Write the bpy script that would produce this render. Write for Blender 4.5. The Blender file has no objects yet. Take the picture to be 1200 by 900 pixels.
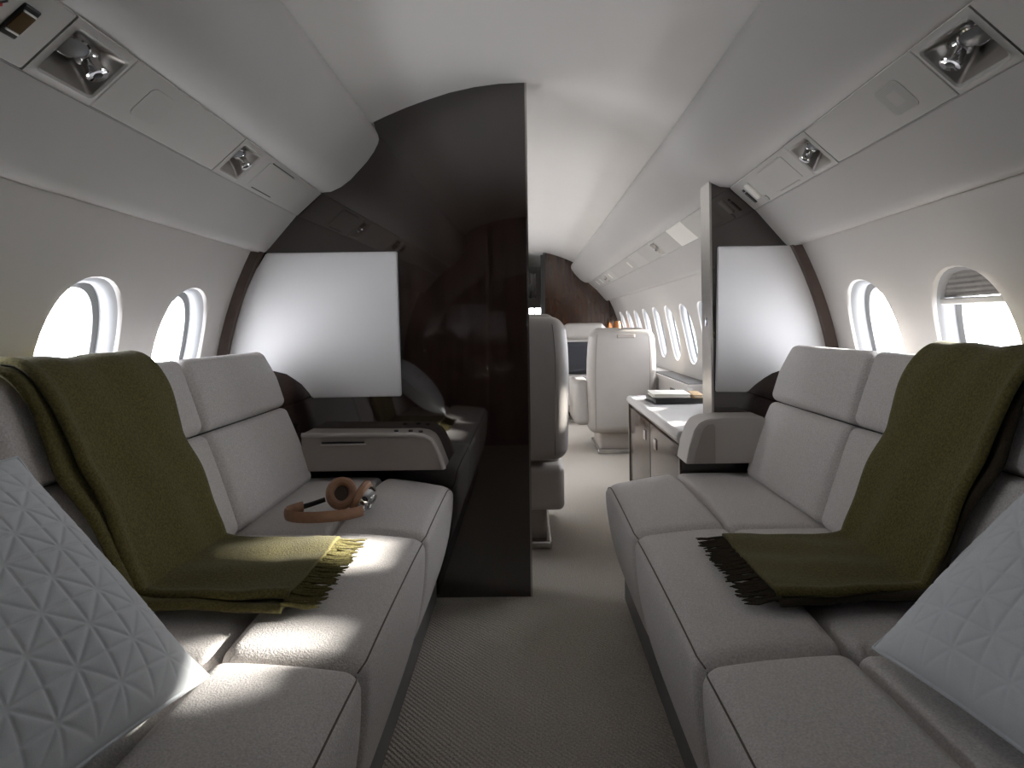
import bpy, bmesh, math, random
from mathutils import Vector, Matrix
PI = math.pi
random.seed(7)
scene = bpy.context.scene
C = scene.collection

# ------------------------------------------------------------------ camera, sky, sun, exposure
EYE = 0.98
cam_d = bpy.data.cameras.new('camera'); cam = bpy.data.objects.new('camera', cam_d); C.objects.link(cam)
cam.location = (0, 0, EYE); cam.rotation_euler = (PI/2, math.radians(0.72), 0)
cam_d.sensor_width = 36; cam_d.lens = 36*700/1200
cam_d.shift_x = -18/1200; cam_d.shift_y = -70/1200
cam_d.clip_start = 0.02; scene.camera = cam

world = bpy.data.worlds.new('sky'); scene.world = world; world.use_nodes = True
wbg = world.node_tree.nodes['Background']
wbg.inputs[0].default_value = (0.94, 0.955, 1.0, 1); wbg.inputs[1].default_value = 15.0

sun_d = bpy.data.lights.new('sun', 'SUN'); sun = bpy.data.objects.new('sun', sun_d); C.objects.link(sun)
sun_d.energy = 25; sun_d.angle = math.radians(3); sun_d.color = (1, 0.95, 0.86)
SUN_EL, SUN_AZ = 18.5, 17.0      # elevation; azimuth off the +X axis towards +Y
e, a = math.radians(SUN_EL), math.radians(SUN_AZ)
sdir = Vector((math.cos(e)*math.cos(a), math.cos(e)*math.sin(a), math.sin(e)))
sun.rotation_euler = sdir.to_track_quat('Z', 'Y').to_euler(); sun.location = sdir*6

vs = scene.view_settings
vs.view_transform = 'Standard'; vs.look = 'None'; vs.gamma = 1; vs.use_curve_mapping = False
vs.exposure = 0.58
scene.cycles.max_bounces = 14; scene.cycles.diffuse_bounces = 8; scene.cycles.glossy_bounces = 5
scene.cycles.transparent_max_bounces = 12; scene.cycles.caustics_reflective = False
scene.cycles.caustics_refractive = False; scene.cycles.sample_clamp_indirect = 8

# ------------------------------------------------------------------ materials
def mat(name, col, rough=0.6, metal=0.0, noise=0, var=0.12, bump=0.0, bscale=300, ior=1.5, coat=0.0,
        sheen=0.0, weave=0, grain=None, emit=None):
    m = bpy.data.materials.new(name); m.use_nodes = True
    nt = m.node_tree; b = nt.nodes['Principled BSDF']; L = nt.links
    b.inputs['Base Color'].default_value = (*col, 1); b.inputs['Roughness'].default_value = rough
    b.inputs['Metallic'].default_value = metal; b.inputs['IOR'].default_value = ior
    b.inputs['Coat Weight'].default_value = coat; b.inputs['Coat Roughness'].default_value = 0.03
    b.inputs['Sheen Weight'].default_value = sheen; b.inputs['Sheen Roughness'].default_value = 0.5
    if emit:
        b.inputs['Emission Color'].default_value = (*emit[0], 1); b.inputs['Emission Strength'].default_value = emit[1]
    tc = nt.nodes.new('ShaderNodeTexCoord'); src = tc.outputs['Object']
    if grain:
        mp = nt.nodes.new('ShaderNodeMapping'); mp.inputs['Scale'].default_value = grain
        L.new(src, mp.inputs[0]); src = mp.outputs[0]
    if noise:
        n = nt.nodes.new('ShaderNodeTexNoise'); n.inputs['Scale'].default_value = noise
        n.inputs['Detail'].default_value = 6; L.new(src, n.inputs['Vector'])
        r = nt.nodes.new('ShaderNodeValToRGB')
        r.color_ramp.elements[0].position = 0.3; r.color_ramp.elements[1].position = 0.7
        r.color_ramp.elements[0].color = (*[c*(1-var) for c in col], 1)
        r.color_ramp.elements[1].color = (*[min(1, c*(1+var)) for c in col], 1)
        L.new(n.outputs['Fac'], r.inputs[0]); L.new(r.outputs[0], b.inputs['Base Color'])
    if bump:
        if weave:
            w1 = nt.nodes.new('ShaderNodeTexWave'); w1.inputs['Scale'].default_value = weave
            w1.bands_direction = 'DIAGONAL'; w1.inputs['Distortion'].default_value = 3
            w1.inputs['Detail'].default_value = 3; w1.inputs['Detail Scale'].default_value = 4
            L.new(src, w1.inputs['Vector']); hs = w1.outputs['Fac']
        else:
            n2 = nt.nodes.new('ShaderNodeTexNoise'); n2.inputs['Scale'].default_value = bscale
            n2.inputs['Detail'].default_value = 3; L.new(src, n2.inputs['Vector']); hs = n2.outputs['Fac']
        bp = nt.nodes.new('ShaderNodeBump'); bp.inputs['Strength'].default_value = bump
        bp.inputs['Distance'].default_value = 0.004; L.new(hs, bp.inputs['Height'])
        L.new(bp.outputs[0], b.inputs['Normal'])
    return m

M = {}
M['wall'] = mat('wall_shell', (0.50, 0.48, 0.455), 0.55, noise=3, var=0.015, bump=0.03, bscale=500)
M['overhead'] = mat('overhead_leather', (0.42, 0.405, 0.385), 0.5, noise=4, var=0.015, bump=0.05, bscale=700)
M['ceiling'] = mat('ceiling_liner', (0.68, 0.655, 0.62), 0.6, noise=3, var=0.015)
M['strip'] = mat('service_strip', (0.44, 0.425, 0.395), 0.5, noise=5, var=0.01)
M['strip_pale'] = mat('pale_strip_panel', (0.72, 0.70, 0.64), 0.5)
M['strip_grey'] = mat('grey_strip_panel', (0.40, 0.385, 0.36), 0.5)
M['fabric'] = mat('sofa_fabric', (0.60, 0.57, 0.55), 0.85, noise=300, var=0.17, bump=0.4, bscale=320, sheen=0.15)
M['seam'] = mat('seam_thread', (0.15, 0.12, 0.10), 0.8, noise=200)
M['seat_leather'] = mat('seat_leather', (0.38, 0.355, 0.33), 0.45, noise=8, var=0.03, bump=0.06, bscale=600)
M['carpet'] = mat('carpet', (0.66, 0.61, 0.54), 0.95, noise=220, var=0.30, bump=1.0, weave=42, sheen=0.1)
M['plinth'] = mat('plinth_grey', (0.19, 0.185, 0.18), 0.5, noise=20, var=0.05)
M['veneer'] = mat('dark_veneer', (0.020, 0.0115, 0.009), 0.035, noise=6, var=0.5, ior=1.95, coat=0.5, grain=(6, 6, 0.6))
M['veneer_satin'] = mat('brown_satin_trim', (0.085, 0.06, 0.05), 0.35, noise=8, var=0.1, grain=(1, 1, 4))
M['veneer_brown'] = mat('brown_veneer', (0.040, 0.020, 0.012), 0.12, noise=6, var=0.22, ior=1.7, grain=(6, 6, 0.7))
M['panel'] = mat('white_bulkhead_panel', (0.58, 0.57, 0.565), 0.7, noise=3, var=0.01)
M['steel'] = mat('brushed_steel', (0.55, 0.54, 0.52), 0.22, 1.0, noise=30, var=0.05, grain=(20, 20, 0.3))
M['chrome'] = mat('chrome', (0.75, 0.75, 0.76), 0.08, 1.0)
M['recess'] = mat('recess_satin_metal', (0.42, 0.395, 0.36), 0.32, 0.6)
M['dark'] = mat('dark_plastic', (0.02, 0.019, 0.018), 0.4, noise=40)
M['lens'] = mat('lamp_lens', (0.16, 0.16, 0.165), 0.25)
M['amber'] = mat('smoked_amber_switch', (0.07, 0.04, 0.015), 0.25)
M['red'] = mat('red_print', (0.45, 0.03, 0.02), 0.6)
M['olive'] = mat('olive_wool', (0.108, 0.092, 0.026), 0.95, noise=240, var=0.40, bump=0.5, bscale=300, sheen=0.06)
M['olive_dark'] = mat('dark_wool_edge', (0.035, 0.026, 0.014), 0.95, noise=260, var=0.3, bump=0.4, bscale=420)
M['pillow'] = mat('pillow_cotton', (0.70, 0.735, 0.76), 0.8, noise=700, var=0.04, bump=0.08, bscale=900)
M['frame'] = mat('window_reveal', (0.20, 0.202, 0.205), 0.5)
M['rail'] = mat('shade_rail_white', (0.6, 0.59, 0.57), 0.5)
M['shade'] = mat('pleated_shade', (0.16, 0.155, 0.15), 0.8, noise=50)
M['leather_tan'] = mat('tan_leather', (0.36, 0.20, 0.12), 0.5, noise=60, var=0.1)
M['earcloth'] = mat('ear_mesh', (0.11, 0.085, 0.07), 0.9, noise=400)
M['console'] = mat('console_leather', (0.38, 0.34, 0.305), 0.5, noise=8, var=0.03)
M['console_rim'] = mat('console_rim_leather', (0.52, 0.49, 0.46), 0.4, noise=8, var=0.03)
M['credenza_top'] = mat('pale_credenza_top', (0.62, 0.61, 0.60), 0.2, noise=6, var=0.03)
M['paper'] = mat('book_paper', (0.68, 0.66, 0.60), 0.7)
M['tan_cover'] = mat('tan_book_cover', (0.34, 0.22, 0.10), 0.6)
M['copper'] = mat('copper', (0.75, 0.30, 0.12), 0.3, 0.9)
M['charcoal'] = mat('charcoal_cloth', (0.03, 0.031, 0.036), 0.9, noise=300)
gm = bpy.data.materials.new('window_pane'); gm.use_nodes = True; nt = gm.node_tree; nt.nodes.clear()
o_ = nt.nodes.new('ShaderNodeOutputMaterial'); mx = nt.nodes.new('ShaderNodeMixShader')
tr = nt.nodes.new('ShaderNodeBsdfTransparent'); gl = nt.nodes.new('ShaderNodeBsdfGlossy')
gl.inputs['Roughness'].default_value = 0.05; tr.inputs[0].default_value = (0.97, 0.98, 1, 1)
mx.inputs[0].default_value = 0.06
nt.links.new(tr.outputs[0], mx.inputs[1]); nt.links.new(gl.outputs[0], mx.inputs[2]); nt.links.new(mx.outputs[0], o_.inputs[0])
M['pane'] = gm

# ------------------------------------------------------------------ helpers
def link(name, me, m=None, parent=None, kind=None, label=None, cat=None, group=None):
    o = bpy.data.objects.new(name, me); C.objects.link(o)
    if m is not None: me.materials.append(M[m])
    if parent is not None:
        o.parent = parent
        if parent.type == 'EMPTY':
            o.matrix_parent_inverse = Matrix.Translation(parent.location).inverted()
    if kind: o['kind'] = kind
    if label: o['label'] = label
    if cat: o['category'] = cat
    if group: o['group'] = group
    return o
def obj(name, bm, m, parent=None, smooth=True, sharp=35, fix=True, **kw):
    if fix: bmesh.ops.recalc_face_normals(bm, faces=bm.faces)
    me = bpy.data.meshes.new(name); bm.to_mesh(me); bm.free()
    if smooth:
        for p in me.polygons: p.use_smooth = True
        me.set_sharp_from_angle(angle=math.radians(sharp))
    return link(name, me, m, parent, **kw)
def thing(name, label, cat, loc=(0, 0, 0), group=None, kind=None):
    o = bpy.data.objects.new(name, None); C.objects.link(o); o.location = loc
    o.empty_display_size = 0.1
    if label: o['label'] = label
    if cat: o['category'] = cat
    if group: o['group'] = group
    if kind: o['kind'] = kind
    return o
def V(*a): return Vector(a)

def rbox(bm, c, size, r, mid=3, cor=3, warp=None, mtx=None):
    """rounded box centred on c; warp(p, h) bends a local point before placing"""
    h = [s/2 for s in size]
    r = min(r, min(h)*0.98)
    def axis(hh):
        a = []
        for i in range(cor): a.append(-hh + r*(1-math.cos(0.5*PI*i/cor)) if False else -hh + r*i/cor)
        for i in range(mid+1): a.append(-(hh-r) + 2*(hh-r)*i/mid)
        for i in range(1, cor+1): a.append(hh - r + r*i/cor)
        return a
    ax = [axis(x) for x in h]
    cache = {}
    def vert(p):
        k = (round(p[0], 6), round(p[1], 6), round(p[2], 6))
        if k in cache: return cache[k]
        q = Vector([max(-(h[i]-r), min(h[i]-r, p[i])) for i in range(3)])
        d = Vector(p)-q
        # even out the corner spacing
        d = Vector([math.copysign(math.tan(min(1, abs(x)/r)*PI/4)*r, x) for x in d])
        pp = q + d.normalized()*r if d.length > 1e-9 else Vector(p)
        if warp: pp = warp(pp, h)
        if mtx is not None: pp = mtx @ pp
        cache[k] = bm.verts.new(pp + Vector(c)); return cache[k]
    for f in range(3):
        a1, a2 = (f+1) % 3, (f+2) % 3
        for sgn in (-1, 1):
            for i in range(len(ax[a1])-1):
                for j in range(len(ax[a2])-1):
                    ps = []
                    for (u, v) in ((i, j), (i+1, j), (i+1, j+1), (i, j+1)):
                        p = [0, 0, 0]; p[f] = sgn*h[f]; p[a1] = ax[a1][u]; p[a2] = ax[a2][v]
                        ps.append(vert(p))
                    if len(set(ps)) == 4:
                        try: bm.faces.new(ps)
                        except ValueError: pass
    return bm
def RB(c, size, r=0.01, **k): return rbox(bmesh.new(), c, size, r, **k)
def box(bm, x0, x1, y0, y1, z0, z1):
    v = [bm.verts.new((x, y, z)) for x in (x0, x1) for y in (y0, y1) for z in (z0, z1)]
    for f in ((0, 1, 3, 2), (4, 6, 7, 5), (0, 4, 5, 1), (2, 3, 7, 6), (0, 2, 6, 4), (1, 5, 7, 3)):
        bm.faces.new([v[i] for i in f])
    return bm
def BX(*a): return box(bmesh.new(), *a)
def prism(pts, y0, y1, bm=None):
    """closed polygon of (x,z) extruded in y"""
    bm = bm or bmesh.new()
    A = [bm.verts.new((x, y0, z)) for x, z in pts]; B = [bm.verts.new((x, y1, z)) for x, z in pts]
    bm.faces.new(A); bm.faces.new(B[::-1])
    n = len(pts)
    for i in range(n): bm.faces.new((A[i], A[(i+1) % n], B[(i+1) % n], B[i]))
    return bm
def tube(bm, pts, r, seg=8, closed=False, flat=None):
    pts = [Vector(p) for p in pts]; n = len(pts); rings = []
    ref = None
    for i, p in enumerate(pts):
        t = (pts[(i+1) % n]-pts[i-1]) if closed or 0 < i < n-1 else (pts[1]-pts[0] if i == 0 else pts[-1]-pts[-2])
        t.normalize()
        if ref is None:
            ref = Vector((0, 0, 1)) if abs(t.z) < 0.9 else Vector((1, 0, 0))
        u = (ref - t*ref.dot(t)).normalized(); w = t.cross(u); ref = u
        rr = r[i] if isinstance(r, (list, tuple)) else r
        fu, fw = (flat if flat else (1, 1))
        rings.append([bm.verts.new(p + u*(rr*fu*math.cos(2*PI*k/seg)) + w*(rr*fw*math.sin(2*PI*k/seg))) for k in range(seg)])
    m = n if closed else n-1
    for i in range(m):
        a, b = rings[i], rings[(i+1) % n]
        for k in range(seg): bm.faces.new((a[k], a[(k+1) % seg], b[(k+1) % seg], b[k]))
    if not closed: bm.faces.new(rings[0]); bm.faces.new(rings[-1][::-1])
    return bm
def TB(pts, r, **k): return tube(bmesh.new(), pts, r, **k)
def lathe(bm, prof, mtx, seg=24):
    rings = []
    for (r, z) in prof:
        rings.append([bm.verts.new(mtx @ Vector((r*math.cos(2*PI*k/seg), r*math.sin(2*PI*k/seg), z))) for k in range(seg)])
    for a, b in zip(rings, rings[1:]):
        for k in range(seg): bm.faces.new((a[k], a[(k+1) % seg], b[(k+1) % seg], b[k]))
    bm.faces.new(rings[0]); bm.faces.new(rings[-1][::-1])
    return bm
def LT(prof, mtx, **k): return lathe(bmesh.new(), prof, mtx, **k)
def frame(o, x, y, z):
    return Matrix(((x[0], y[0], z[0], o[0]), (x[1], y[1], z[1], o[1]), (x[2], y[2], z[2], o[2]), (0, 0, 0, 1)))

# ------------------------------------------------------------------ cabin cross-section
YP = 2.15                       # front plane of the two partitions
Y0, Y1 = -0.55, 7.1             # aft and forward ends of the cabin
TAPER = 0.042
def tp(y, k=1.0): return -TAPER*k*max(0.0, YP-y)          # aft fuselage narrows towards the tail
def wallx(z): return -0.276 + math.sqrt(1.405**2 - (z-0.62)**2)
OVER_LOW = [(0.995, 1.275), (0.985, 1.262), (0.968, 1.250), (0.952, 1.247), (0.938, 1.253), (0.925, 1.266), (0.880, 1.318), (0.825, 1.382)]
OVER_UP = [(0.735, 1.463), (0.70, 1.466), (0.665, 1.482), (0.63, 1.508), (0.60, 1.54), (0.57, 1.572), (0.545, 1.607), (0.530, 1.636), (0.526, 1.652), (0.529, 1.668), (0.536, 1.684), (0.546, 1.697), (0.556, 1.702), (0.566, 1.704), (0.59, 1.704), (0.610, 1.735)]
CEIL = [(0.612, 1.700), (0.59, 1.704), (0.56, 1.708), (0.545, 1.714), (0.50, 1.735), (0.43, 1.764), (0.36, 1.789), (0.27, 1.817), (0.18, 1.836), (0.09, 1.847), (0, 1.85)]
YS = [Y0 + (YP-Y0)*i/8 for i in range(9)] + [YP + (Y1-YP)*i/10 for i in range(1, 11)]
def tk(x):   # how strongly a profile point follows the taper
    return max(0.0, min(1.0, (x-0.40)/0.33))
def sweep(prof, s, ys=YS):
    bm = bmesh.new(); rows = []
    for y in ys: rows.append([bm.verts.new((s*(x+tp(y, tk(x))), y, z)) for x, z in prof])
    for a, b in zip(rows, rows[1:]):
        for i in range(len(a)-1): bm.faces.new((a[i], a[i+1], b[i+1], b[i]))
    return bm

floor_bm = BX(-1.15, 1.15, Y0-0.1, 9.2, -0.05, 0.0)
obj('floor', floor_bm, 'carpet', smooth=False, kind='structure', label='beige woven carpet running down the cabin aisle')
cprof = [(x, z) for x, z in CEIL]; cfull = cprof + [(-x, z) for x, z in cprof[-2::-1]]
bm = bmesh.new(); rows = []
for y in YS: rows.append([bm.verts.new((math.copysign(abs(x)+tp(y, tk(abs(x))), x), y, z)) for x, z in cfull])
for a_, b_ in zip(rows, rows[1:]):
    for i in range(len(a_)-1): bm.faces.new((a_[i], a_[i+1], b_[i+1], b_[i]))
ceil = obj('ceiling', bm, 'ceiling', kind='structure', fix=False, label='pale curved ceiling liner above the aisle')
for s, side in ((-1, 'left'), (1, 'right')):
    obj('overhead_upper_panel', sweep(OVER_UP, s), 'overhead', ceil)
    obj('overhead_lower_panel', sweep(OVER_LOW, s), 'overhead', ceil)
    obj('strip_light_seal', sweep([(0.826, 1.379), (0.875, 1.43), (0.785, 1.512), (0.734, 1.464)], s), 'plinth', ceil)  # added behind the strip to stop light leaking through its gaps

# ---- side walls with window openings
WZ, WA, WB = 0.900, 0.136, 0.204       # window centre height, half width, half height of the opening
PA, PB, PD = 0.112, 0.182, 0.055       # pane half sizes and how far outboard it sits
PITCH = 0.44
WY = [0.10+PITCH*i for i in range(16)]
WY = [y for y in WY if not (YP-0.12 < y < YP+0.30)]
def wpt(s, y, z, out=0.0): return Vector((s*(wallx(z)+tp(y)+out), y, z))
NE = 48
def spt(th, A, B):     # superellipse outline
    c, sn = math.cos(th), math.sin(th); n = 2.25
    return A*math.copysign(abs(c)**(2/n), c), B*math.copysign(abs(sn)**(2/n), sn)
for s, side in ((-1, 'left'), (1, 'right')):
    bm = bmesh.new()
    zb = [0.0, 0.15, 0.3, 0.45, 0.58, 0.655]; zt = [1.145, 1.20, 1.245, 1.28]
    ys = sorted(set([round(y-PITCH/2, 4) for y in WY]+[round(y+PITCH/2, 4) for y in WY]+[Y0, Y1]))
    ys = [y for y in ys if Y0 <= y <= Y1]
    def grid(ya, yb, zs):
        A = [bm.verts.new(wpt(s, ya, z)) for z in zs]; B = [bm.verts.new(wpt(s, yb, z)) for z in zs]
        for i in range(len(zs)-1): bm.faces.new((A[i], A[i+1], B[i+1], B[i]))
    for ya, yb in zip(ys, ys[1:]):
        grid(ya, yb, zb); grid(ya, yb, zt)
        yc = (ya+yb)/2
        if any(abs(yc-w) < 0.02 for w in WY) and abs(yb-ya-PITCH) < 0.02:
            loops = []
            for k in range(6):
                f = (0, 0.02, 0.06, 0.2, 0.5, 1)[k]; lp = []
                for i in range(NE):
                    q = i//(NE//4); u = (i % (NE//4))/(NE//4)*2-1; hy, hz = PITCH/2, 0.245
                    ry, rz = ((hy, u*hz), (-u*hy, hz), (-hy, -u*hz), (u*hy, -hz))[q]
                    th = math.atan2(rz/hz, ry/hy)
                    ey, ez = spt(th, WA, WB)
                    # soft lip rolling outboard at the opening
                    y, z = ry*f+ey*(1-f), rz*f+ez*(1-f)
                    lp.append(bm.verts.new(wpt(s, yc+y, WZ+z, 0.008*max(0, 1-f*25))))
                loops.append(lp)
            for A, B in zip(loops, loops[1:]):
                for i in range(NE): bm.faces.new((A[i], A[(i+1) % NE], B[(i+1) % NE], B[i]))
        else: grid(ya, yb, [0.655+0.49*k/12 for k in range(13)])
    bmesh.ops.remove_doubles(bm, verts=bm.verts, dist=0.0005)
    obj('wall_'+side, bm, 'wall', kind='structure', label='pale curved cabin side wall with oval windows, %s side' % side)

nwin = 0
def window(s, yc, shade=None):
    global nwin
    nwin += 1
    t = thing('window_%d' % nwin, None, None, tuple(wpt(s, yc, WZ)), kind='structure')
    bm = bmesh.new(); loops = []
    for (A, B, d) in ((WA+0.004, WB+0.004, 0.006), (WA-0.004, WB-0.004, 0.014), (WA-0.012, WB-0.012, 0.034), (PA+0.016, PB+0.018, PD-0.004), (PA, PB, PD), (PA, PB, PD+0.03)):
        lp = []
        for i in range(NE):
            y, z = spt(2*PI*i/NE, A, B); lp.append(bm.verts.new(wpt(s, yc+y, WZ+z, d)))
        loops.append(lp)
    for A, B in zip(loops, loops[1:]):
        for i in range(NE): bm.faces.new((A[i], A[(i+1) % NE], B[(i+1) % NE], B[i]))
    obj('window_frame', bm, 'frame', t, sharp=60)
    bm = bmesh.new()
    rim = []
    for i in range(NE):
        y, z = spt(2*PI*i/NE, PA, PB); rim.append(bm.verts.new(wpt(s, yc+y, WZ+z, PD+0.012)))
    bm.faces.new(rim); obj('window_pane', bm, 'pane', t)
    if shade is not None:      # pleated blind with a pale lower rail; unseen aft ones are added to block light
        bm = bmesh.new(); zs = []; z = WZ+0.20
        rows = []; k = 0
        while z > shade:
            hw = (WA-0.005)*max(0.0, 1-abs((z-WZ)/(WB-0.003))**2.25)**(1/2.25)
            off = 0.022 + (0.002 if k % 2 else 0)
            rows.append((bm.verts.new(wpt(s, yc-hw, z, off)), bm.verts.new(wpt(s, yc+hw, z, off)))); z -= 0.006; k += 1
        for A, B in zip(rows, rows[1:]): bm.faces.new((A[0], A[1], B[1], B[0]))
        sh = obj('window_shade', bm, 'shade', t, smooth=False, label='grey pleated blind, seen half drawn, added on unseen aft windows to block light')
        hw = WA*(1-abs((shade-WZ)/WB)**2.25)**(1/2.25)-0.010
        p = wpt(s, yc, shade, 0.022)
        obj('shade_rail', RB((p.x, yc, shade-0.006), (0.016, 2*hw, 0.016), 0.004), 'rail', sh)
    # portal: guides the sampling of daylight through the opening, gives off nothing itself
    ld = bpy.data.lights.new('daylight_portal', 'AREA'); ld.shape = 'ELLIPSE'; ld.size = 2*PA+0.02; ld.size_y = 2*PB+0.02
    ld.cycles.is_portal = True
    lo = bpy.data.objects.new('daylight_portal', ld); C.objects.link(lo)
    lo.location = wpt(s, yc, WZ, PD+0.05)
    nrm = Vector((s, 0, 0.18)).normalized()
    xax = Vector((0, 1, 0)); zax = nrm; yax = zax.cross(xax)
    lo.matrix_world = frame(lo.location, xax, yax, zax)
for s in (-1, 1):
    for yc in WY: window(s, yc, shade=(None if yc > 1.6 or (s < 0 and yc > 0.7) else 0.72 if s < 0 else 1.03 if yc > 1.2 else 0.72))  # aft windows out of view get added blinds to darken the near end

# ---- end walls
def outline(x_in, s, grow=0.006):
    """section polygon from x_in outwards on side s, up to the shell"""
    pts = [(x_in, 0.0)]
    for z in [0.0, 0.2, 0.4, 0.6, 0.8, 0.95, 1.1, 1.2, 1.262]: pts.append((wallx(z)+grow, z))
    up = OVER_LOW[1:] + OVER_UP[:-5]
    for x, z in up:
        if x > x_in+0.004: pts.append((x+grow*0.4, z+grow*0.6))
    cz = None
    full = sorted([(x, z) for x, z in CEIL if x < 0.546])
    prev = None
    for x, z in full[::-1]:
        if x > x_in+0.004: pts.append((x, z+grow))
    allp = OVER_UP[:-5] + CEIL[3:]
    for (xa, za), (xb, zb_) in zip(allp, allp[1:]):
        if xa >= x_in >= xb and xa != xb:
            cz = za + (zb_-za)*(xa-x_in)/(xa-xb)
    pts.append((x_in, cz+grow))
    return [(s*x, z) for x, z in pts]
def taper_outline(pts, y):
    return [(math.copysign(abs(x)+tp(y, tk(abs(x))), x) if abs(x) > 1e-6 else 0.0, z) for x, z in pts]
wr = thing('wall_aft', None, None, (0, Y0, 0), kind='structure')
for s in (-1, 1):
    obj('veneer_panel', prism(taper_outline(outline(0.0, s), Y0), Y0-0.05, Y0+0.003), 'veneer', wr, smooth=False)
obj('door_leaf', RB((0, Y0+0.012, 0.85), (0.62, 0.02, 1.66), 0.008, mid=1), 'veneer', wr)
obj('door_trim', BX(0.315, 0.330, Y0, Y0+0.03, 0, 1.70), 'steel', wr, smooth=False)
obj('door_trim', BX(-0.330, -0.315, Y0, Y0+0.03, 0, 1.70), 'steel', wr, smooth=False)
wf = thing('wall_front', None, None, (0, Y1, 0), kind='structure')
for s in (-1, 1):
    obj('veneer_panel', prism(outline(0.215, s), Y1-0.003, Y1+0.08), 'veneer_brown', wf, smooth=False)
# added blocks sealing the ceiling crease behind both end walls against light leaks
for s in (-1, 1):
    obj('corner_light_seal', BX(*sorted((s*0.46, s*0.66)), Y1-0.002, Y1+0.08, 1.58, 1.80), 'veneer_brown', wf, smooth=False)
    obj('corner_light_seal', BX(*sorted((s*0.40, s*0.66)), Y0-0.05, Y0+0.002, 1.56, 1.80), 'veneer', wr, smooth=False)
# vestibule beyond the forward doorway
ve = thing('wall_vestibule', None, None, (0, 8.0, 0), kind='structure')
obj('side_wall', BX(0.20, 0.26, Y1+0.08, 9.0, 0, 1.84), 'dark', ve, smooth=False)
obj('side_wall', BX(-0.5, -0.44, Y1+0.08, 9.0, 0, 1.84), 'wall', ve, smooth=False)
obj('vestibule_ceiling', BX(-0.5, 0.26, Y1-0.02, 9.0, 1.845, 1.90), 'ceiling', ve, smooth=False)
b = BX(-0.5, 0.02, 8.95, 9.0, 0, 1.86); box(b, 0.02, 0.26, 8.95, 9.0, 0, 1.02); box(b, 0.02, 0.26, 8.95, 9.0, 1.22, 1.86)
obj('end_wall', b, 'wall', ve, smooth=False)
obj('door_post', BX(0.165, 0.215, Y1-0.02, Y1+0.06, 0, 1.80), 'dark', ve, smooth=False)
obj('window_bar', BX(0.10, 0.118, 8.93, 8.97, 1.02, 1.22), 'dark', ve, smooth=False)
obj('galley_cabinet', BX(-0.10, 0.13, 8.5, 8.72, 1.35, 1.70), 'veneer_brown', ve, smooth=False)

# ------------------------------------------------------------------ partitions
A_ = 0.0126
def px(du, up, sc=326.0):
    return ((du + A_*up)/sc, EYE + (up - A_*du)/sc)
pl = thing('partition', 'tall glossy dark veneer partition left of the aisle with large white panel', 'partition', (-0.5, YP, 0))
obj('veneer_board', prism(outline(0.0, -1), YP, YP+0.075), 'veneer', pl, smooth=False)
obj('edge_trim', BX(0.0, 0.007, YP-0.002, YP+0.077, 0.0, 1.849), 'steel', pl, smooth=False, label='polished steel edge strip')
WPL = [(-305, 83), (-152, 85), (-147, -84), (-251, -86), (-257, -77), (-263, -70), (-271, -63), (-281, -58), (-297, -53), (-330, -50), (-352, -46), (-349, -30), (-343, -8), (-335, 18), (-326, 42), (-316, 64)]
def panel(pts, name, par):
    bm = prism([px(*p) for p in pts], YP-0.014, YP-0.001)
    bmesh.ops.bevel(bm, geom=[e for e in bm.edges], offset=0.0035, segments=2, affect='EDGES')
    return obj(name, bm, 'panel', par, sharp=50)
panel(WPL, 'white_panel', pl)
pr = thing('partition', 'narrow dark veneer partition right of the aisle with steel edge and white panel', 'partition', (0.85, YP, 0))
obj('veneer_board', prism(outline(0.667, 1), YP, YP+0.10), 'veneer', pr, smooth=False)
obj('edge_trim', BX(0.659, 0.667, YP-0.003, YP+0.105, 0.0, 1.492), 'steel', pr, smooth=False, label='polished steel edge strip')
WPR = [(222, 91), (307, 92), (318, 73), (330, 48), (341, 22), (350, -5), (356, -30), (352, -46), (330, -50), (297, -53), (285, -56), (275, -62), (266, -70), (257, -79), (220, -79)]
panel(WPR, 'white_panel', pr)
obj('wall_latch', RB((0.658, YP+0.055, 0.98), (0.006, 0.02, 0.035), 0.002, mid=1), 'chrome', pr)
# brown rib trims where the side walls meet the partitions
for k, s in enumerate((-1, 1)):
    zs = [0.35+0.9*i/24 for i in range(25)]
    outer = [(s*(wallx(z)+0.004), z) for z in zs]; inner = [(s*(wallx(z)-0.038), z) for z in zs]
    obj('trim_%d' % (k+1), prism(outer+inner[::-1], YP-0.035, YP-0.0005), 'veneer_satin', sharp=30, kind='structure',
        label='brown curved rib between side wall and %s partition' % ('left', 'right')[k])

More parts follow.
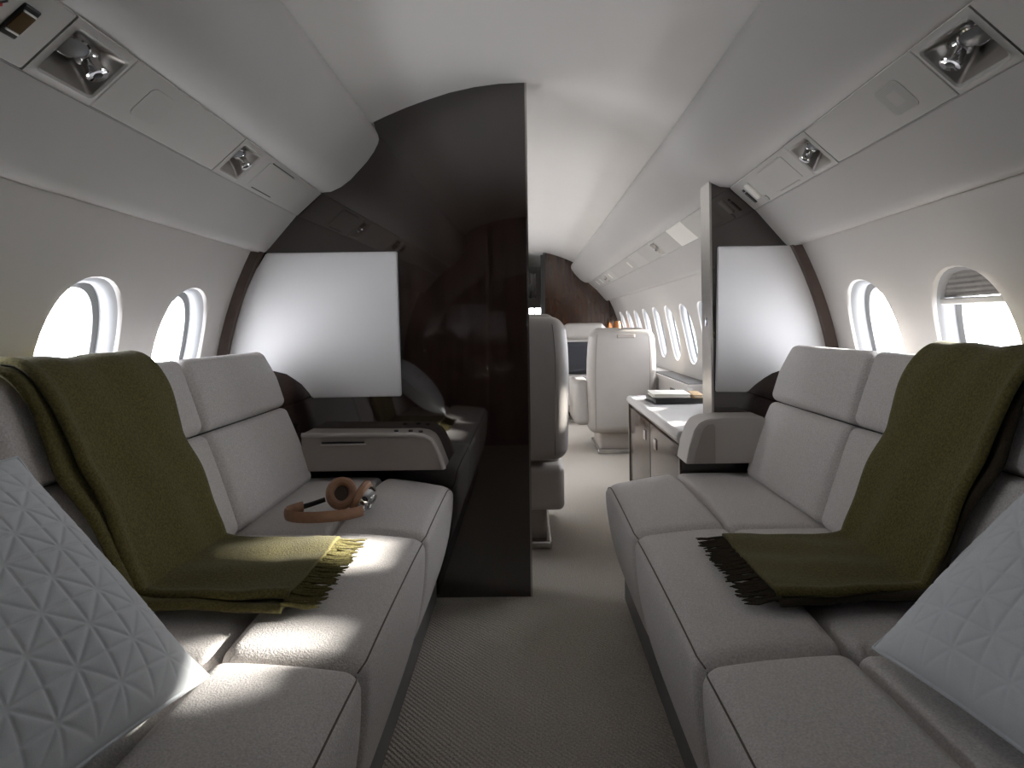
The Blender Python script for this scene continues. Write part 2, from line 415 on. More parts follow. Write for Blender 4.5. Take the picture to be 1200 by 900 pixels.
# ------------------------------------------------------------------ overhead service strips
SW = 0.121
def sframe(s, y):
    k = tp(y, 1.0)
    o = Vector((s*(0.78+k), y, 1.4225))
    ey = Vector((s*TAPER if y < YP else 0, 1, 0)).normalized()
    ev = Vector((-s*0.743, 0, 0.669)); n = Vector((-s*0.669, 0, -0.743))
    return frame(o, ey, ev, n)
def plate(s, y0, y1, name, m, par, proud=0.004, hw=SW/2-0.001, gap=0.001):
    yc = (y0+y1)/2; F = sframe(s, yc)
    bm = bmesh.new(); L = (y1-y0)/2-gap
    rbox(bm, (0, 0, 0), (2*L, 2*hw, 0.012), 0.003, mid=1, cor=2); bm.transform(F @ Matrix.Translation((0, 0, proud-0.006)))
    return obj(name, bm, m, par)
def module(s, y0, y1, par, two=True, small=False):
    """satin recess holding a swivelling lamp disc and a chrome spot"""
    yc = (y0+y1)/2; F = sframe(s, yc); L = (y1-y0)/2-0.001; W = SW/2-0.001
    bm = bmesh.new()
    def rr(a, b, r, z, n=5):
        out = []
        for cx, cy, t0 in ((a-r, b-r, 0), (-a+r, b-r, PI/2), (-a+r, -b+r, PI), (a-r, -b+r, 1.5*PI)):
            for i in range(n): out.append(bm.verts.new(F @ Vector((cx+r*math.cos(t0+i*PI/2/(n-1)), cy+r*math.sin(t0+i*PI/2/(n-1)), z))))
        return out
    def join(A, B):
        n = len(A)
        for i in range(n): bm.faces.new((A[i], A[(i+1) % n], B[(i+1) % n], B[i]))
    il, iw = L-0.012, W-0.014
    a = rr(L, W, 0.002, -0.008); b_ = rr(L, W, 0.002, 0.004); c = rr(il+0.006, iw+0.006, 0.010, 0.004); d = rr(il+0.002, iw+0.002, 0.009, 0.0075); e_ = rr(il-0.002, iw-0.002, 0.008, 0.004)
    join(a, b_); join(b_, c); join(c, d); join(d, e_)
    fr = obj('lamp_bezel', bm, 'strip', par, sharp=40)
    bm = bmesh.new()
    e2 = rr(il-0.001, iw-0.001, 0.008, 0.005); f = rr(il*0.45, iw*0.42, 0.006, -0.042)
    join(e2, f); bm.faces.new(f)
    rc = obj('lamp_recess', bm, 'recess', par, sharp=30)
    k = 0.8 if small else 1.0
    def aim(px_, py_, d, h):
        z = Vector(d).normalized(); x = z.cross(Vector((0, 1, 0.1))).normalized(); y = z.cross(x)
        return F @ frame((px_, py_, h), x, y, z)
    # grey lamp disc nearer the tail, chrome spot further forward
    m1 = aim(-il*0.42, 0.012, (-0.25, -0.55, 1), -0.012)
    l1 = obj('reading_lamp', LT([(0.004, -0.022), (0.020*k, -0.016), (0.0245*k, -0.004), (0.0255*k, 0.004), (0.023*k, 0.006), (0.022*k, 0.004)], m1), 'chrome', par)
    obj('lamp_lens', LT([(0.0225*k, 0.002), (0.0222*k, 0.0052), (0.012*k, 0.0066), (0.002, 0.007)], m1), 'lens', l1)
    m2 = aim(il*0.36, 0.004, (0.05, -0.25, 1), -0.004)
    l2 = obj('air_nozzle', LT([(0.006, -0.034), (0.019*k, -0.028), (0.0215*k, -0.018), (0.019*k, -0.010), (0.0145*k, -0.006), (0.0145*k, 0.012), (0.0175*k, 0.014), (0.0180*k, 0.019), (0.0160*k, 0.021), (0.008*k, 0.020), (0.0075*k, 0.014)], m2), 'chrome', par)
    obj('nozzle_hole', LT([(0.0074*k, 0.0185), (0.0074*k, 0.0205), (0.002, 0.021)], m2, seg=12), 'dark', l2)
def grille(s, yc, par, lx=0.040, ly=0.036, m='strip_grey'):
    F = sframe(s, yc); bm = bmesh.new()
    rc = 0.014; ring = []
    for cx, cy, t0 in ((lx-rc, ly-rc, 0), (-lx+rc, ly-rc, PI/2), (-lx+rc, -ly+rc, PI), (lx-rc, -ly+rc, 1.5*PI)):
        for k in range(6): ring.append((cx+rc*math.cos(t0+k*PI/10), cy+rc*math.sin(t0+k*PI/10)))
    lo_ = [bm.verts.new(F @ Vector((x, y, 0.003))) for x, y in ring]; hi_ = [bm.verts.new(F @ Vector((x*0.985, y*0.985, 0.0052))) for x, y in ring]
    for k in range(len(ring)): bm.faces.new((lo_[k], lo_[(k+1) % len(ring)], hi_[(k+1) % len(ring)], hi_[k]))
    bm.faces.new(hi_)
    g = obj('speaker_grille', bm, 'strip', par)
    bm = bmesh.new(); r = 0.0009
    for i in range(21):
        for j in range(19):
            x = -lx+0.004+i*(2*lx-0.008)/20; y = -ly+0.004+j*(2*ly-0.008)/18
            ax, ay = max(0, abs(x)-(lx-rc)), max(0, abs(y)-(ly-rc))
            if ax*ax+ay*ay > (rc-0.003)**2: continue
            if s > 0 and abs(x) < lx*0.45 and abs(y) < ly*0.45: continue      # plain middle
            vs_ = [bm.verts.new(F @ Vector((x+r*math.cos(k*PI/3), y+r*math.sin(k*PI/3), 0.0056))) for k in range(6)]
            bm.faces.new(vs_)
    obj('grille_holes', bm, 'plinth' if s == 1 else 'strip_grey', g, smooth=False, kind='stuff')
def on_strip(s, y, v, size, r, h, name, m, par, rot=0):
    F = sframe(s, y) @ Matrix.Translation((0, v, h)) @ Matrix.Rotation(rot, 4, 'Z')
    bm = bmesh.new(); rbox(bm, (0, 0, 0), size, r, mid=1, cor=3); bm.transform(F)
    return obj(name, bm, m, par)
for s, side in ((-1, 'left'), (1, 'right')):
    ss = thing('service_panel', ('overhead service strip above the left sofa with reading lamps and dark switch' if s < 0 else
               'overhead service strip above the right sofa with reading lamps and round-cornered speaker grille'), 'service panel', (s*0.74, 1.2, 1.42))
    plate(s, Y0+0.01, 0.915, 'strip_plate', 'strip', ss)
    module(s, 0.915, 1.065, ss)
    plate(s, 1.065, 1.515, 'strip_plate', 'strip', ss)
    module(s, 1.515, 1.645, ss, small=True)
    plate(s, 1.645, 2.148, 'strip_plate', 'strip', ss)
    grille(s, 1.185, ss)
    # drop-out oxygen door with its two pull slots
    on_strip(s, 1.80, 0, (0.20, 0.085, 0.002), 0.0009, 0.0045, 'oxygen_door', 'strip', ss)
    on_strip(s, 1.80, 0.047, (0.17, 0.003, 0.002), 0.0009, 0.005, 'door_slot', 'dark' if s < 0 else 'strip_grey', ss)
    on_strip(s, 1.80, -0.047, (0.14, 0.003, 0.002), 0.0009, 0.005, 'door_slot', 'dark' if s < 0 else 'strip_grey', ss)
    if s > 0:
        on_strip(s, 2.015, 0.004, (0.034, 0.068, 0.014), 0.006, 0.007, 'mask_holder', 'strip_pale', ss)
        on_strip(s, 2.075, -0.012, (0.018, 0.050, 0.004), 0.0015, 0.0055, 'vent_slot', 'dark', ss)
        on_strip(s, 2.075, 0.022, (0.014, 0.010, 0.004), 0.0015, 0.0055, 'vent_slot', 'dark', ss)
        F = sframe(s, 1.985) @ Matrix.Translation((0, -0.043, 0.004))
        obj('button', LT([(0.011, 0), (0.011, 0.003), (0.008, 0.004)], F, seg=16), 'strip_grey', ss)
    else:
        sw = on_strip(s, 0.852, 0.004, (0.030, 0.056, 0.006), 0.007, 0.005, 'switch_plate', 'dark', ss)
        on_strip(s, 0.852, 0.004, (0.025, 0.032, 0.004), 0.0015, 0.008, 'switch_rocker', 'amber', sw)
        on_strip(s, 0.852, 0.022, (0.022, 0.003, 0.003), 0.001, 0.009, 'switch_mark', 'strip_pale', sw)
        on_strip(s, 0.852, -0.014, (0.022, 0.003, 0.003), 0.001, 0.009, 'switch_mark', 'strip_pale', sw)
        # red and dark no-smoking style pictogram print
        F = sframe(s, 0.802); bm = bmesh.new()
        def stroke(bm, a, b_, w):
            a = Vector((*a, 0.0056)); b_ = Vector((*b_, 0.0056)); d = (b_-a).normalized(); n = Vector((-d.y, d.x, 0))*w
            bm.faces.new([bm.verts.new(F @ p) for p in (a+n, b_+n, b_-n, a-n)])
        stroke(bm, (-0.014, -0.012), (0.014, 0.012), 0.0035); stroke(bm, (-0.012, 0.010), (0.012, -0.010), 0.0025)
        sg = obj('pictogram', bm, 'red', ss, smooth=False)
        bm = bmesh.new(); stroke(bm, (0.010, 0.012), (0.016, 0.020), 0.002); stroke(bm, (0.013, -0.016), (0.017, -0.006), 0.002)
        obj('pictogram_mark', bm, 'dark', sg, smooth=False)
    s2 = thing('service_panel', 'overhead service strip of grey and pale panels in the forward cabin, %s side' % side, 'service panel', (s*0.78, 4.6, 1.42))
    cuts = [2.25, 2.85, 3.15, 3.48, 3.62, 4.0, 4.35, 4.9, 5.35, 5.75, 5.95, 6.3, 7.08]
    mats = ['strip', 'strip_pale', 'strip_grey', None, 'strip_grey', 'strip', 'strip_grey', 'strip_grey', 'strip', None, 'strip_grey', 'strip_grey']
    plate(s, 2.15, 2.25, 'strip_plate', 'strip', s2)
    for (ya, yb), mm in zip(zip(cuts, cuts[1:]), mats):
        if mm: plate(s, ya, yb, 'strip_plate', mm, s2)
        else: module(s, ya, yb, s2, small=True)
    for y in (4.5, 5.55, 6.2, 6.5): on_strip(s, y, 0, (0.05, 0.06, 0.004), 0.0015, 0.005, 'lamp_cover', 'strip_pale', s2)

# ------------------------------------------------------------------ sofas
CUTS = [0.36, 0.965, 1.55, 2.125]
BB = (0.742, 0.452); EV = Vector((0.3257, 0.9455)); EW = Vector((-0.9455, 0.3257))
def sofa(s):
    lab = ('long grey fabric sofa along the left wall, headphones on its far seat' if s < 0 else 'long grey fabric sofa along the right wall of the cabin')
    t = thing('sofa', lab, 'sofa', (s*0.62, 1.24, 0))
    obj('plinth', BX(*sorted((s*0.335, s*0.86)), CUTS[0]+0.01, CUTS[-1], 0.0, 0.134), 'plinth', t, smooth=False)
    for y0, y1 in zip(CUTS, CUTS[1:]):
        yc, L = (y0+y1)/2, y1-y0-0.003
        last = y1 > 2
        # front bolster of the seat
        def w1(p, h):
            q = p.copy(); fy = 1-min(1, abs(p.y/h[1]))**2.6; tz = (h[2]-p.z)/(2*h[2]); fx = (h[0]-p.x)/(2*h[0])
            q.x += 0.045*fx*tz*tz - 0.014*fy*fx*math.sin(PI*min(1, tz))
            q.z += 0.009*fy*max(0, p.z/h[2]) - 0.022*fx*fx*max(0, p.z/h[2])
            if last and p.y > 0: q.z -= 0.05*(max(0, p.y/h[1]-0.45)/0.55)**2*(0.3+fx)*max(0, p.z/h[2])*0.6
            q.x *= s; return q
        sx, sz = 0.246, 0.318; r = 0.032
        f = obj('seat_front', RB((s*0.391, yc, 0.134+sz/2), (sx, L, sz), r, mid=8, cor=4, warp=w1), 'fabric', t, sharp=70)
        hx, hy, hz = sx/2, L/2, sz/2
        pts = []
        for i in range(25):
            yy = -hy + 0.004 + (2*hy-0.008)*i/24; ins = 0
            ed = max(0, abs(yy)-(hy-r))/r; ins = r*(1-math.sqrt(max(0, 1-ed*ed)))*0.75
            p = w1(Vector((-hx+r*0.22+ins*0.6, yy, hz-r*0.34-ins*0.6)), (hx, hy, hz)); pts.append(p+Vector((s*0.391, yc, 0.134+sz/2)))
        obj('seam', TB(pts, 0.0015, seg=6), 'seam', f)
        # rear seat cushion
        def w2(p, h):
            q = p.copy(); fy = 1-min(1, abs(p.y/h[1]))**2.4
            q.z += 0.009*fy*max(0, p.z/h[2])*(1-min(1, abs(p.x/h[0]))**2)
            q.x *= s; return q
        obj('seat_cushion', RB((s*0.655, yc, 0.353), (0.278, L, 0.190), 0.026, mid=6, cor=4, warp=w2), 'fabric', t, sharp=70)
        # lower back and headrest cushions on the reclined back
        def back(v0, v1, name, bul, r, top):
            vc, H, T = (v0+v1)/2, v1-v0-0.002, 0.125
            def w3(p, h):   # local: x = thickness (front -> -x), y, z = up the slope
                fy = 1-min(1, abs(p.y/h[1]))**2.6; fz = 1-min(1, abs(p.z/h[2]))**2.2
                d = p.x - bul*fy*fz*max(0, -p.x/h[0])
                zz = p.z
                yy = p.y
                if last and p.y > 0: yy -= (0.05 if top else 0.014)*max(0, p.z/h[2])*(p.y/h[1])**3
                v = vc+zz; w = -(d+T/2)
                X = BB[0]+EV.x*v+EW.x*w; Z = BB[1]+EV.y*v+EW.y*w
                return Vector((s*X, yy+yc, Z))
            Lb = L if not last else L-0.055
            c_y = 0
            def w3b(p, h):
                q = w3(p, h)
                if last: q.y -= 0.0275
                return q
            return obj(name, RB((0, 0, 0), (T, Lb, H), r, mid=8, cor=4, warp=w3b), 'fabric', t, sharp=70)
        back(0.0, 0.275, 'back_cushion', 0.020, 0.024, False)
        back(0.276, 0.480, 'headrest_cushion', 0.014, 0.024, True)
    sh = [(BB[0]+EV.x*v+EW.x*w, BB[1]+EV.y*v+EW.y*w) for v, w in ((0.02, -0.118), (0.455, -0.118), (0.455, -0.130), (0.02, -0.130))]
    obj('back_light_seal', prism([(s*x, z) for x, z in sh], CUTS[0]+0.01, CUTS[-1]-0.075), 'plinth', t, smooth=False)  # added behind the cushions to stop a light leak between them
    # ledge between the back and the window wall
    obj('back_ledge', BX(*sorted((s*0.86, s*0.935)), CUTS[0]+0.02, CUTS[-1]-0.05, 0.25, 0.62), 'plinth', t, smooth=False)
    return t
sofa(-1); sofa(1)

# ------------------------------------------------------------------ armrest consoles
ca = thing('armrest_console', 'flat taupe leather armrest console with slot, left of the aisle', 'armrest', (-0.55, 2.08, 0.485))
prof = [(-0.775, 0.487), (-0.290, 0.487), (-0.287, 0.492), (-0.318, 0.572), (-0.332, 0.594), (-0.355, 0.607), (-0.39, 0.612), (-0.775, 0.616)]
bm = prism(prof, 2.035, 2.148); bmesh.ops.bevel(bm, geom=list(bm.edges), offset=0.003, segments=2, affect='EDGES')
obj('console_body', bm, 'console', ca, sharp=40)
rim = [(-0.289, 2.030, 0.492), (-0.303, 2.030, 0.535), (-0.319, 2.030, 0.570), (-0.333, 2.030, 0.592), (-0.355, 2.030, 0.604), (-0.39, 2.030, 0.609), (-0.60, 2.030, 0.611), (-0.772, 2.030, 0.613)]
obj('console_rim', TB(rim, 0.0075), 'console_rim', ca)
obj('slot', RB((-0.632, 2.033, 0.585), (0.145, 0.008, 0.006), 0.002, mid=1), 'dark', ca)
obj('slot_lip', RB((-0.632, 2.033, 0.578), (0.155, 0.010, 0.006), 0.002, mid=1), 'console_rim', ca)
for x in (-0.46, -0.41, -0.375): obj('button', LT([(0.008, 0), (0.008, 0.006), (0.006, 0.008)], Matrix.Translation((x, 2.075, 0.611 if x < -.4 else 0.608)), seg=14), 'dark', ca)
cb = thing('armrest_console', 'padded light grey armrest console with arched end, right of the aisle', 'armrest', (0.68, 2.08, 0.50))
prof = [(0.80, 0.500), (0.80, 0.655), (0.66, 0.655), (0.605, 0.650), (0.578, 0.638), (0.560, 0.612), (0.543, 0.560), (0.532, 0.505), (0.532, 0.500)]
bm = prism(prof, 2.02, 2.148); bmesh.ops.bevel(bm, geom=list(bm.edges), offset=0.004, segments=2, affect='EDGES')
obj('console_body', bm, 'console_rim', cb, sharp=40)
bm = prism([(x*0.999+0.001 if x < 0.6 else x, z) for x, z in [(0.629, 0.503), (0.629, 0.628), (0.622, 0.636), (0.607, 0.634), (0.592, 0.622), (0.580, 0.598), (0.566, 0.552), (0.556, 0.503)]], 2.014, 2.03)
obj('console_inset', bm, 'console', cb, smooth=False)
obj('console_support', BX(0.545, 0.78, 2.127, 2.148, 0.20, 0.499), 'veneer', cb, smooth=False)
obj('support_edge', BX(0.536, 0.545, 2.127, 2.148, 0.20, 0.499), 'veneer_brown', cb, smooth=False)

# ------------------------------------------------------------------ throws
def throw(s):
    lab = ('olive green wool throw with fringe draped over the left sofa' if s < 0 else 'olive green wool throw with dark edges draped over the right sofa')
    t = thing('throw_blanket', lab, 'blanket', (s*0.6, 1.2, 0.46))
    def surf(v, w): return (BB[0]+EV.x*v+EW.x*w, BB[1]+EV.y*v+EW.y*w)
    ctrl = [surf(0.40, -0.145), surf(0.47, -0.140), surf(0.492, -0.115), surf(0.494, -0.06), surf(0.487, -0.012), surf(0.46, 0.012), surf(0.40, 0.025), surf(0.33, 0.024), surf(0.277, 0.020), surf(0.20, 0.030), surf(0.12, 0.029), surf(0.06, 0.028), (0.725, 0.488), (0.70, 0.477), (0.66, 0.474), (0.60, 0.474), (0.54, 0.470), (0.49, 0.471), (0.445, 0.470)]
    # smooth resample (Catmull-Rom)
    P = [Vector((x, z, 0)) for x, z in ctrl]; Q = []
    for i in range(len(P)-1):
        p0, p1, p2, p3 = P[max(i-1, 0)], P[i], P[i+1], P[min(i+2, len(P)-1)]
        for k in range(6):
            u = k/6
            Q.append(0.5*((2*p1)+(p2-p0)*u+(2*p0-5*p1+4*p2-p3)*u*u+(3*p1-p0-3*p2+p3)*u**3))
    Q.append(P[-1]); n = len(Q)
    acc = [0]
    for i in range(1, n): acc.append(acc[-1]+(Q[i]-Q[i-1]).length)
    Ltot = acc[-1]
    def edges(f):     # near and far edge along Y for a fraction of the length
        if s < 0:
            near = 0.980+0.085*min(1, f/0.72); far = 1.385+0.015*math.sin(PI*0.5*min(1, f/0.8))
        else:
            near = 0.980+0.085*min(1, f/0.75); far = 1.318+0.068*f
        return near, far
    def layer(name, a0, a1, lift, m, seed, ridge):
        bm = bmesh.new(); rows = []; nv = 36
        rnd = random.Random(seed); ph = [rnd.uniform(0, 6) for _ in range(4)]
        for i in range(n):
            f = acc[i]/Ltot; tg = (Q[min(i+1, n-1)]-Q[max(i-1, 0)]).normalized(); nn = Vector((tg.y, -tg.x, 0))
            e0, e1 = edges(f); row = []
            for j in range(nv+1):
                v = a0+(a1-a0)*j/nv
                y = e0+(e1-e0)*v + 0.004*math.sin(f*22+ph[0])*(1-v) + 0.003*math.sin(f*31+ph[1])*v
                hgt = lift + 0.0022*math.sin(v*9+f*7+ph[2]) + 0.0018*math.sin(v*17-f*13+ph[3])
                edge = min(v-a0, a1-v)
                hgt += ridge*math.exp(-((v-a0-0.035)/0.03)**2) - 0.004*math.exp(-(edge/0.012)**2)
                p = Q[i]+nn*hgt
                row.append(bm.verts.new((s*p.x, y, p.y)))
            rows.append(row)
        for A, B in zip(rows, rows[1:]):
            for j in range(nv): bm.faces.new((A[j], A[j+1], B[j+1], B[j]))
        o = obj(name, bm, m, t, sharp=80)
        so = o.modifiers.new('thickness', 'SOLIDIFY'); so.thickness = 0.007; so.offset = 0
        return o
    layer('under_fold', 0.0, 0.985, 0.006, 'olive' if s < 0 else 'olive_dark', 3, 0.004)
    layer('top_fold', 0.075 if s < 0 else 0.035, 1.0, 0.017, 'olive', 5, 0.006)
    # fringe of twisted strands
    bm = bmesh.new(); e0, e1 = edges(1.0); rnd = random.Random(11)
    for i in range(64):
        y = e0+(e1-e0)*(0.01+0.98*i/63); ln = rnd.uniform(0.050, 0.068); dy = (0.020 if s < 0 else 0.012)+rnd.uniform(-0.012, 0.012)
        z0 = 0.470+0.012+rnd.uniform(-0.002, 0.004)
        pts = []
        for k in range(6):
            u = k/5
            pts.append((s*(0.448-ln*u), y+dy*u+0.002*math.sin(u*5+i), z0*(1-u)+u*(0.4695+0.003*rnd.random())-0.004*math.sin(PI*u)*0.5))
        tube(bm, pts, [0.0026, 0.0030, 0.0026, 0.0026, 0.0024, 0.0010], seg=5)
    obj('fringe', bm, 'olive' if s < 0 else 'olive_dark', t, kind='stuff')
throw(-1); throw(1)

# ------------------------------------------------------------------ pillows
def pillow(c1, c2, eu, label, size=0.46, thick=0.085):
    c1, c2, eu = Vector(c1), Vector(c2), Vector(eu).normalized()
    ev = (c2-c1); ev = (ev-eu*ev.dot(eu)).normalized(); n = eu.cross(ev).normalized()
    if n.z < 0: n = -n
    cen = c1+(eu+ev)*size/2
    t = thing('throw_pillow', label, 'pillow', tuple(cen-ev*size/2))
    a = 0.041; rnd = random.Random(3)
    def tri(u, v):
        def dl(x, p): x = (x/p) % 1.0; return min(x, 1-x)*p
        d = min(dl(u, a), dl(v, a), dl(u+v, 2*a)/1.414, dl(u-v, 2*a)/1.414)
        return d
    def P(u, v, sg, quilt):
        U, W = u*2/size, v*2/size
        prof = max(0, (1-abs(U)**2.4)*(1-abs(W)**2.4))**0.55
        pin = 1-0.075*(1-abs(U)**3)*(W*W)**1.2 if True else 1
        pu = u*(1-0.06*(1-U*U)*abs(W)**0) if False else u
        # edges bow inwards between the corners
        uu = u*(1-0.055*(1-W*W)); vv = v*(1-0.055*(1-U*U))
        h = thick*prof
        if quilt:
            d = tri(u+0.012, v+0.02); k = min(1, prof*1.6)
            h += (-0.0017*math.exp(-(d/0.0020)**2)+0.0010*min(1, d/0.009))*k
        h += 0.004*math.sin(u*19+v*11)*prof
        return cen+eu*uu+ev*vv+n*(sg*h)
    for nm, sg, N, qu in (('pillow_front', 1, 240, True), ('pillow_back', -1, 50, False)):
        bm = bmesh.new(); rows = []
        for i in range(N+1):
            rows.append([bm.verts.new(P(-size/2+size*i/N, -size/2+size*j/N, sg, qu)) for j in range(N+1)])
        for A, B in zip(rows, rows[1:]):
            for j in range(N): bm.faces.new((A[j], A[j+1], B[j+1], B[j]))
        obj(nm, bm, 'pillow', t, sharp=180)
    pts = []
    K = 24
    for (ua, va, ub, vb) in ((-1, -1, 1, -1), (1, -1, 1, 1), (1, 1, -1, 1), (-1, 1, -1, -1)):
        for i in range(K):
            f = i/K; pts.append(P((ua+(ub-ua)*f)*size/2, (va+(vb-va)*f)*size/2, 1, False))
    obj('pillow_piping', TB(pts, 0.0035, seg=6, closed=True), 'pillow', t)
pillow((-0.475, 0.875, 0.470), (-0.80, 0.905, 0.765), (-0.20, -0.98, 0), 'pale quilted square pillow leaning on the left sofa')
pillow((0.530, 0.925, 0.472), (0.83, 0.945, 0.725), (0.12, -0.99, 0), 'pale quilted square pillow leaning on the right sofa')

# ------------------------------------------------------------------ headphones on the left sofa
hp = thing('headphones', 'tan leather and chrome headphones lying on the left sofa seat', 'headphones', (-0.55, 1.68, 0.465))
def cup(c, nrm, name):
    z = Vector(nrm).normalized(); x = z.cross(Vector((0, 0, 1))).normalized(); y = z.cross(x); F = frame(c, x, y, z)
    pts = [F @ Vector((0.031*math.cos(2*PI*k/28), 0.036*math.sin(2*PI*k/28), 0.010)) for k in range(28)]
    cu = obj('ear_cushion', TB(pts, 0.0125, seg=10, closed=True), 'leather_tan', hp)
    obj('ear_mesh', LT([(0.026, 0.0), (0.026, 0.004), (0.002, 0.005)], F, seg=20), 'earcloth', cu)
    sh = obj('ear_shell', LT([(0.036, 0.002), (0.0365, -0.010), (0.032, -0.020), (0.020, -0.024), (0.018, -0.022), (0.004, -0.023)], F), 'chrome', hp)
    obj('shell_ring', LT([(0.022, -0.0225), (0.022, -0.027), (0.019, -0.028), (0.018, -0.025), (0.003, -0.024)], F), 'steel', sh)
cA, cB = Vector((-0.535, 1.700, 0.502)), Vector((-0.462, 1.670, 0.500))
cup(cA, (0.25, -0.75, 0.62), 'a'); cup(cB, (-0.85, 0.10, 0.42), 'b')
band = []
ctl = [cA+Vector((-0.045, -0.005, -0.012)), Vector((-0.615, 1.670, 0.483)), Vector((-0.652, 1.630, 0.481)), Vector((-0.650, 1.592, 0.481)), Vector((-0.61, 1.568, 0.481)), Vector((-0.55, 1.566, 0.481)), Vector((-0.49, 1.584, 0.481)), Vector((-0.452, 1.616, 0.482)), cB+Vector((0.012, -0.03, -0.010))]
for i in range(len(ctl)-1):
    p0, p1, p2, p3 = ctl[max(i-1, 0)], ctl[i], ctl[i+1], ctl[min(i+2, len(ctl)-1)]
    for k in range(6):
        u = k/6; band.append(0.5*((2*p1)+(p2-p0)*u+(2*p0-5*p1+4*p2-p3)*u*u+(3*p1-p0-3*p2+p3)*u**3))
band.append(ctl[-1])
obj('headband', TB(band[8:-6], 0.015, seg=10, flat=(1.0, 0.30)), 'leather_tan', hp)
obj('headband_arm', TB(band[:10], 0.007, seg=8, flat=(1, .5)), 'dark', hp)
obj('headband_arm', TB(band[-8:], 0.007, seg=8, flat=(1, .5)), 'chrome', hp)

# ------------------------------------------------------------------ forward cabin
def seat(cx, cy, face, label, handle=False, arms=(1, -1), top=1.01, bot=0.39, W=0.52):
    """face = +1 looks forward (its back towards the camera), -1 looks aft"""
    t = thing('cabin_seat', label, 'seat', (cx, cy, 0))
    def wb(p, h):
        q = p.copy(); tz = p.z/h[2]
        q.x *= 1.0-0.09*max(0, tz)**3-0.02*max(0, -tz)
        q.y += -0.020*(1-min(1, abs(p.x/h[0]))**2)*(1 if p.y < 0 else 0)
        q.y -= 0.085*(tz*0.5+0.5)      # recline
        q.y *= face; q.x *= 1
        return q
    bk = obj('backrest', RB((cx, cy-face*0.20, (top+bot)/2), (W, 0.17, top-bot), 0.06, mid=8, cor=4, warp=wb), 'seat_leather', t, sharp=60)
    y_b = lambda z: cy-face*(0.20+0.085+0.020+0.0)   # outer face line
    # seam outlining the back shell
    for sx in (-1, 1):
        pts = []
        for i in range(15):
            H2 = (top-bot)/2; z = -H2+0.03+(2*H2-0.06)*i/14; p = wb(Vector((sx*0.20, -0.085, z)), (W/2, 0.085, H2)); pts.append(p+Vector((cx, cy-face*0.20, (top+bot)/2)))
        obj('back_seam', TB(pts, 0.0016, seg=5), 'seam', bk)
    def wh(p, h):
        q = p.copy(); q.y *= face; return q
    obj('headrest', RB((cx, cy-face*0.175, top-0.07), (W*0.80, 0.10, 0.17), 0.045, warp=wh), 'seat_leather', t, sharp=60)
    obj('seat_cushion', RB((cx, cy+face*0.10, 0.40), (W*0.86, 0.52, 0.15), 0.05, mid=5), 'seat_leather', t, sharp=60)
    for a_ in arms:
        obj('armrest', RB((cx+a_*(W/2+0.035), cy-face*0.02, 0.385), (0.13, 0.50, 0.33), 0.045, mid=4, cor=4), 'seat_leather', t, sharp=60)
    obj('seat_skirt', RB((cx, cy, 0.26), (W*0.92, 0.46, 0.20), 0.03), 'console_rim', t, sharp=60)
    obj('pedestal', RB((cx, cy, 0.095), (W*0.62, 0.40, 0.17), 0.02), 'console', t, sharp=60)
    obj('pedestal_foot', RB((cx, cy, 0.018), (W*0.70, 0.50, 0.036), 0.012), 'steel', t, sharp=60)
    if handle:
        obj('grab_handle', RB((cx+0.02, cy-face*0.385, top-0.045), (0.13, 0.016, 0.028), 0.007), 'console', bk)
    return t
seat(-0.085, 2.84, 1, 'pale leather seat just beyond the dark partition, mostly hidden, seen from behind', arms=(-1,))
seat(0.695, 4.72, 1, 'pale leather seat seen from behind beyond the low cabinet', handle=True, arms=(-1,), top=0.93, bot=0.16, W=0.51)
seat(0.60, 6.15, -1, 'pale leather seat facing the camera at the front of the cabin', top=0.97)
seat(-0.45, 4.70, 1, 'pale leather seat on the far left behind the partition, facing forward')
seat(-0.45, 6.15, -1, 'pale leather seat on the far left behind the partition, facing aft')
obj('scatter_cushion', RB((0.50, 5.95, 0.638), (0.34, 0.10, 0.32), 0.045, mid=4, cor=4), 'charcoal', None, sharp=60,
    label='charcoal scatter cushion on the seat facing the camera', cat='cushion')

cr = thing('low_cabinet', 'low dark veneer cabinet with glossy pale top beside the aisle', 'cabinet', (0.8, 3.0, 0))
obj('cabinet_body', BX(0.612, 0.975, 2.40, 3.58, 0.0, 0.500), 'veneer_brown', cr, smooth=False)
def wt(p, h): return p
obj('cabinet_top', RB((0.81, 2.99, 0.522), (0.44, 1.22, 0.046), 0.02, mid=3, cor=4), 'credenza_top', cr)
obj('end_trim', BX(0.600, 0.612, 3.570, 3.59, 0.0, 0.50), 'steel', cr, smooth=False)
for ya, yb in ((2.42, 2.97), (2.98, 3.56)):
    d = obj('cabinet_door', RB((0.609, (ya+yb)/2, 0.25), (0.010, yb-ya, 0.46), 0.003, mid=1), 'veneer_brown', cr)
    obj('door_latch', RB((0.602, ya+0.12 if ya > 2.9 else yb-0.12, 0.40), (0.008, 0.045, 0.05), 0.003, mid=1), 'chrome', d)

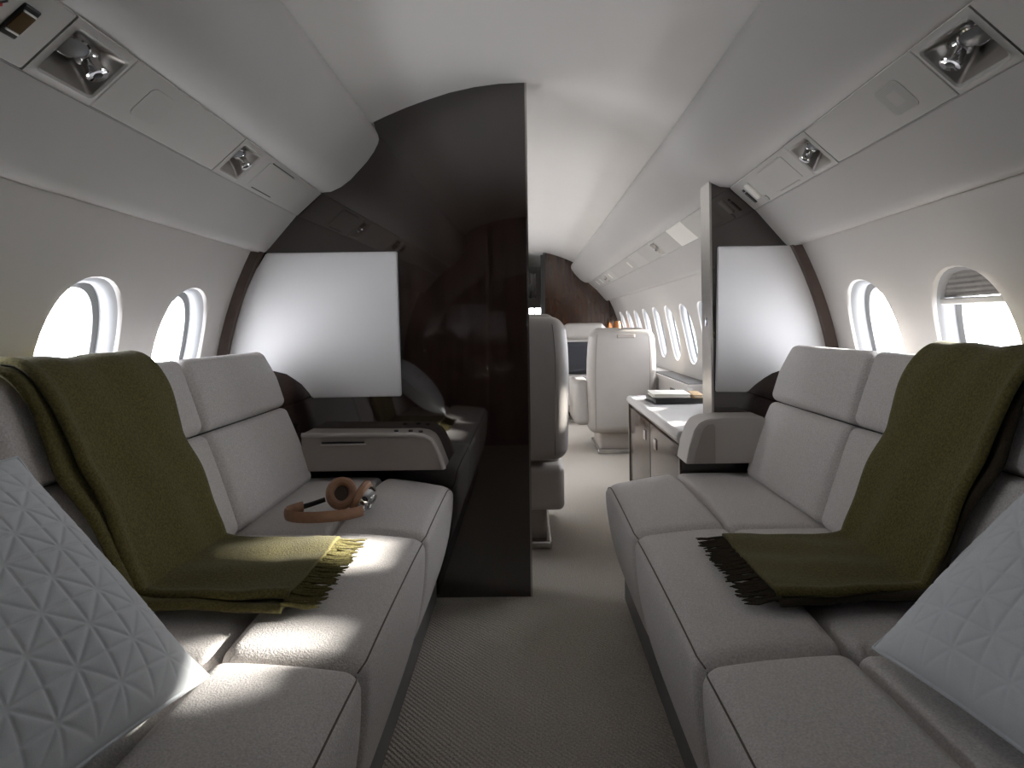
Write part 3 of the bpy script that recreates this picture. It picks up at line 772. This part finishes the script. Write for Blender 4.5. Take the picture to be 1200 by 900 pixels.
def book(c, size, rz, cover, label, page='paper'):
    t = thing('book', label, 'book', (c[0], c[1], c[2]-size[2]/2))
    R = Matrix.Rotation(rz, 4, 'Z')
    def bx_(off, sz, m, n):
        bm = bmesh.new(); rbox(bm, (0, 0, 0), sz, 0.0015, mid=1, cor=1); bm.transform(Matrix.Translation(c) @ R @ Matrix.Translation(off)); obj(n, bm, m, t)
    bx_((0, 0, size[2]/2-0.0025), (size[0], size[1], 0.005), cover, 'cover')
    bx_((0, 0, -size[2]/2+0.0025), (size[0], size[1], 0.005), cover, 'cover')
    bx_((0.004, 0, 0), (size[0]-0.014, size[1]-0.012, size[2]-0.010), page, 'pages')
book((0.80, 3.28, 0.5615), (0.28, 0.22, 0.032), 0.05, 'dark', 'thick dark book at the bottom of the pile on the low cabinet', page='dark')
book((0.77, 3.28, 0.589), (0.20, 0.20, 0.020), -0.06, 'paper', 'white book on top of the dark book, left one')
book((0.905, 3.24, 0.588), (0.055, 0.19, 0.018), -0.1, 'tan_cover', 'slim tan book lying on the dark book', page='paper')
pb = RB((0, 0, 0), (0.09, 0.26, 0.26), 0.04, mid=4, cor=4)
pb.transform(Matrix.Translation((0.945, 2.86, 0.685)) @ Matrix.Rotation(0.25, 4, 'Y'))
obj('scatter_cushion', pb, 'pillow', None, sharp=60, label='white scatter cushion standing on the low cabinet against the wall', cat='cushion')
sl = thing('side_ledge', 'pale side ledge with dark top under the forward right windows', 'ledge', (0.98, 5.0, 0))
obj('ledge_body', BX(0.968, 1.065, 3.62, 7.0, 0.24, 0.575), 'console_rim', sl, smooth=False)
obj('ledge_top', BX(0.962, 1.12, 3.62, 7.0, 0.576, 0.60), 'console_rim', sl, smooth=False)
obj('ledge_inlay', BX(0.975, 1.11, 3.64, 4.60, 0.60, 0.606), 'dark', sl, smooth=False, label='dark inlay')
obj('ledge_handle', RB((0.966, 4.0, 0.53), (0.008, 0.12, 0.022), 0.003, mid=1), 'dark', sl)
lb = thing('copper_form', 'small copper form on the ledge, for an unclear copper shape near the front bulkhead', 'lamp', (1.012, 6.72, 0.607))
F = Matrix.Translation((1.012, 6.72, 0.607))  # copper form put in for an unclear copper shape
obj('copper_stem', LT([(0.04, 0.0), (0.04, 0.015), (0.012, 0.03), (0.010, 0.30), (0.004, 0.31)], F, seg=16), 'copper', lb)
obj('copper_cap', LT([(0.01, 0.40), (0.03, 0.39), (0.050, 0.27), (0.047, 0.265), (0.01, 0.36)], F, seg=20), 'copper', lb)

GROUPS = {'sofa': 'facing sofas', 'throw_blanket': 'olive throws', 'throw_pillow': 'quilted pillows', 'cabin_seat': 'forward cabin seats',
          'book': 'books on the low cabinet', 'service_panel': 'overhead service strips', 'partition': 'cabin partitions', 'armrest_console': 'sofa armrests'}
for o in C.objects:
    n = o.name.split('.')[0]
    if o.parent is None and n in GROUPS: o['group'] = GROUPS[n]
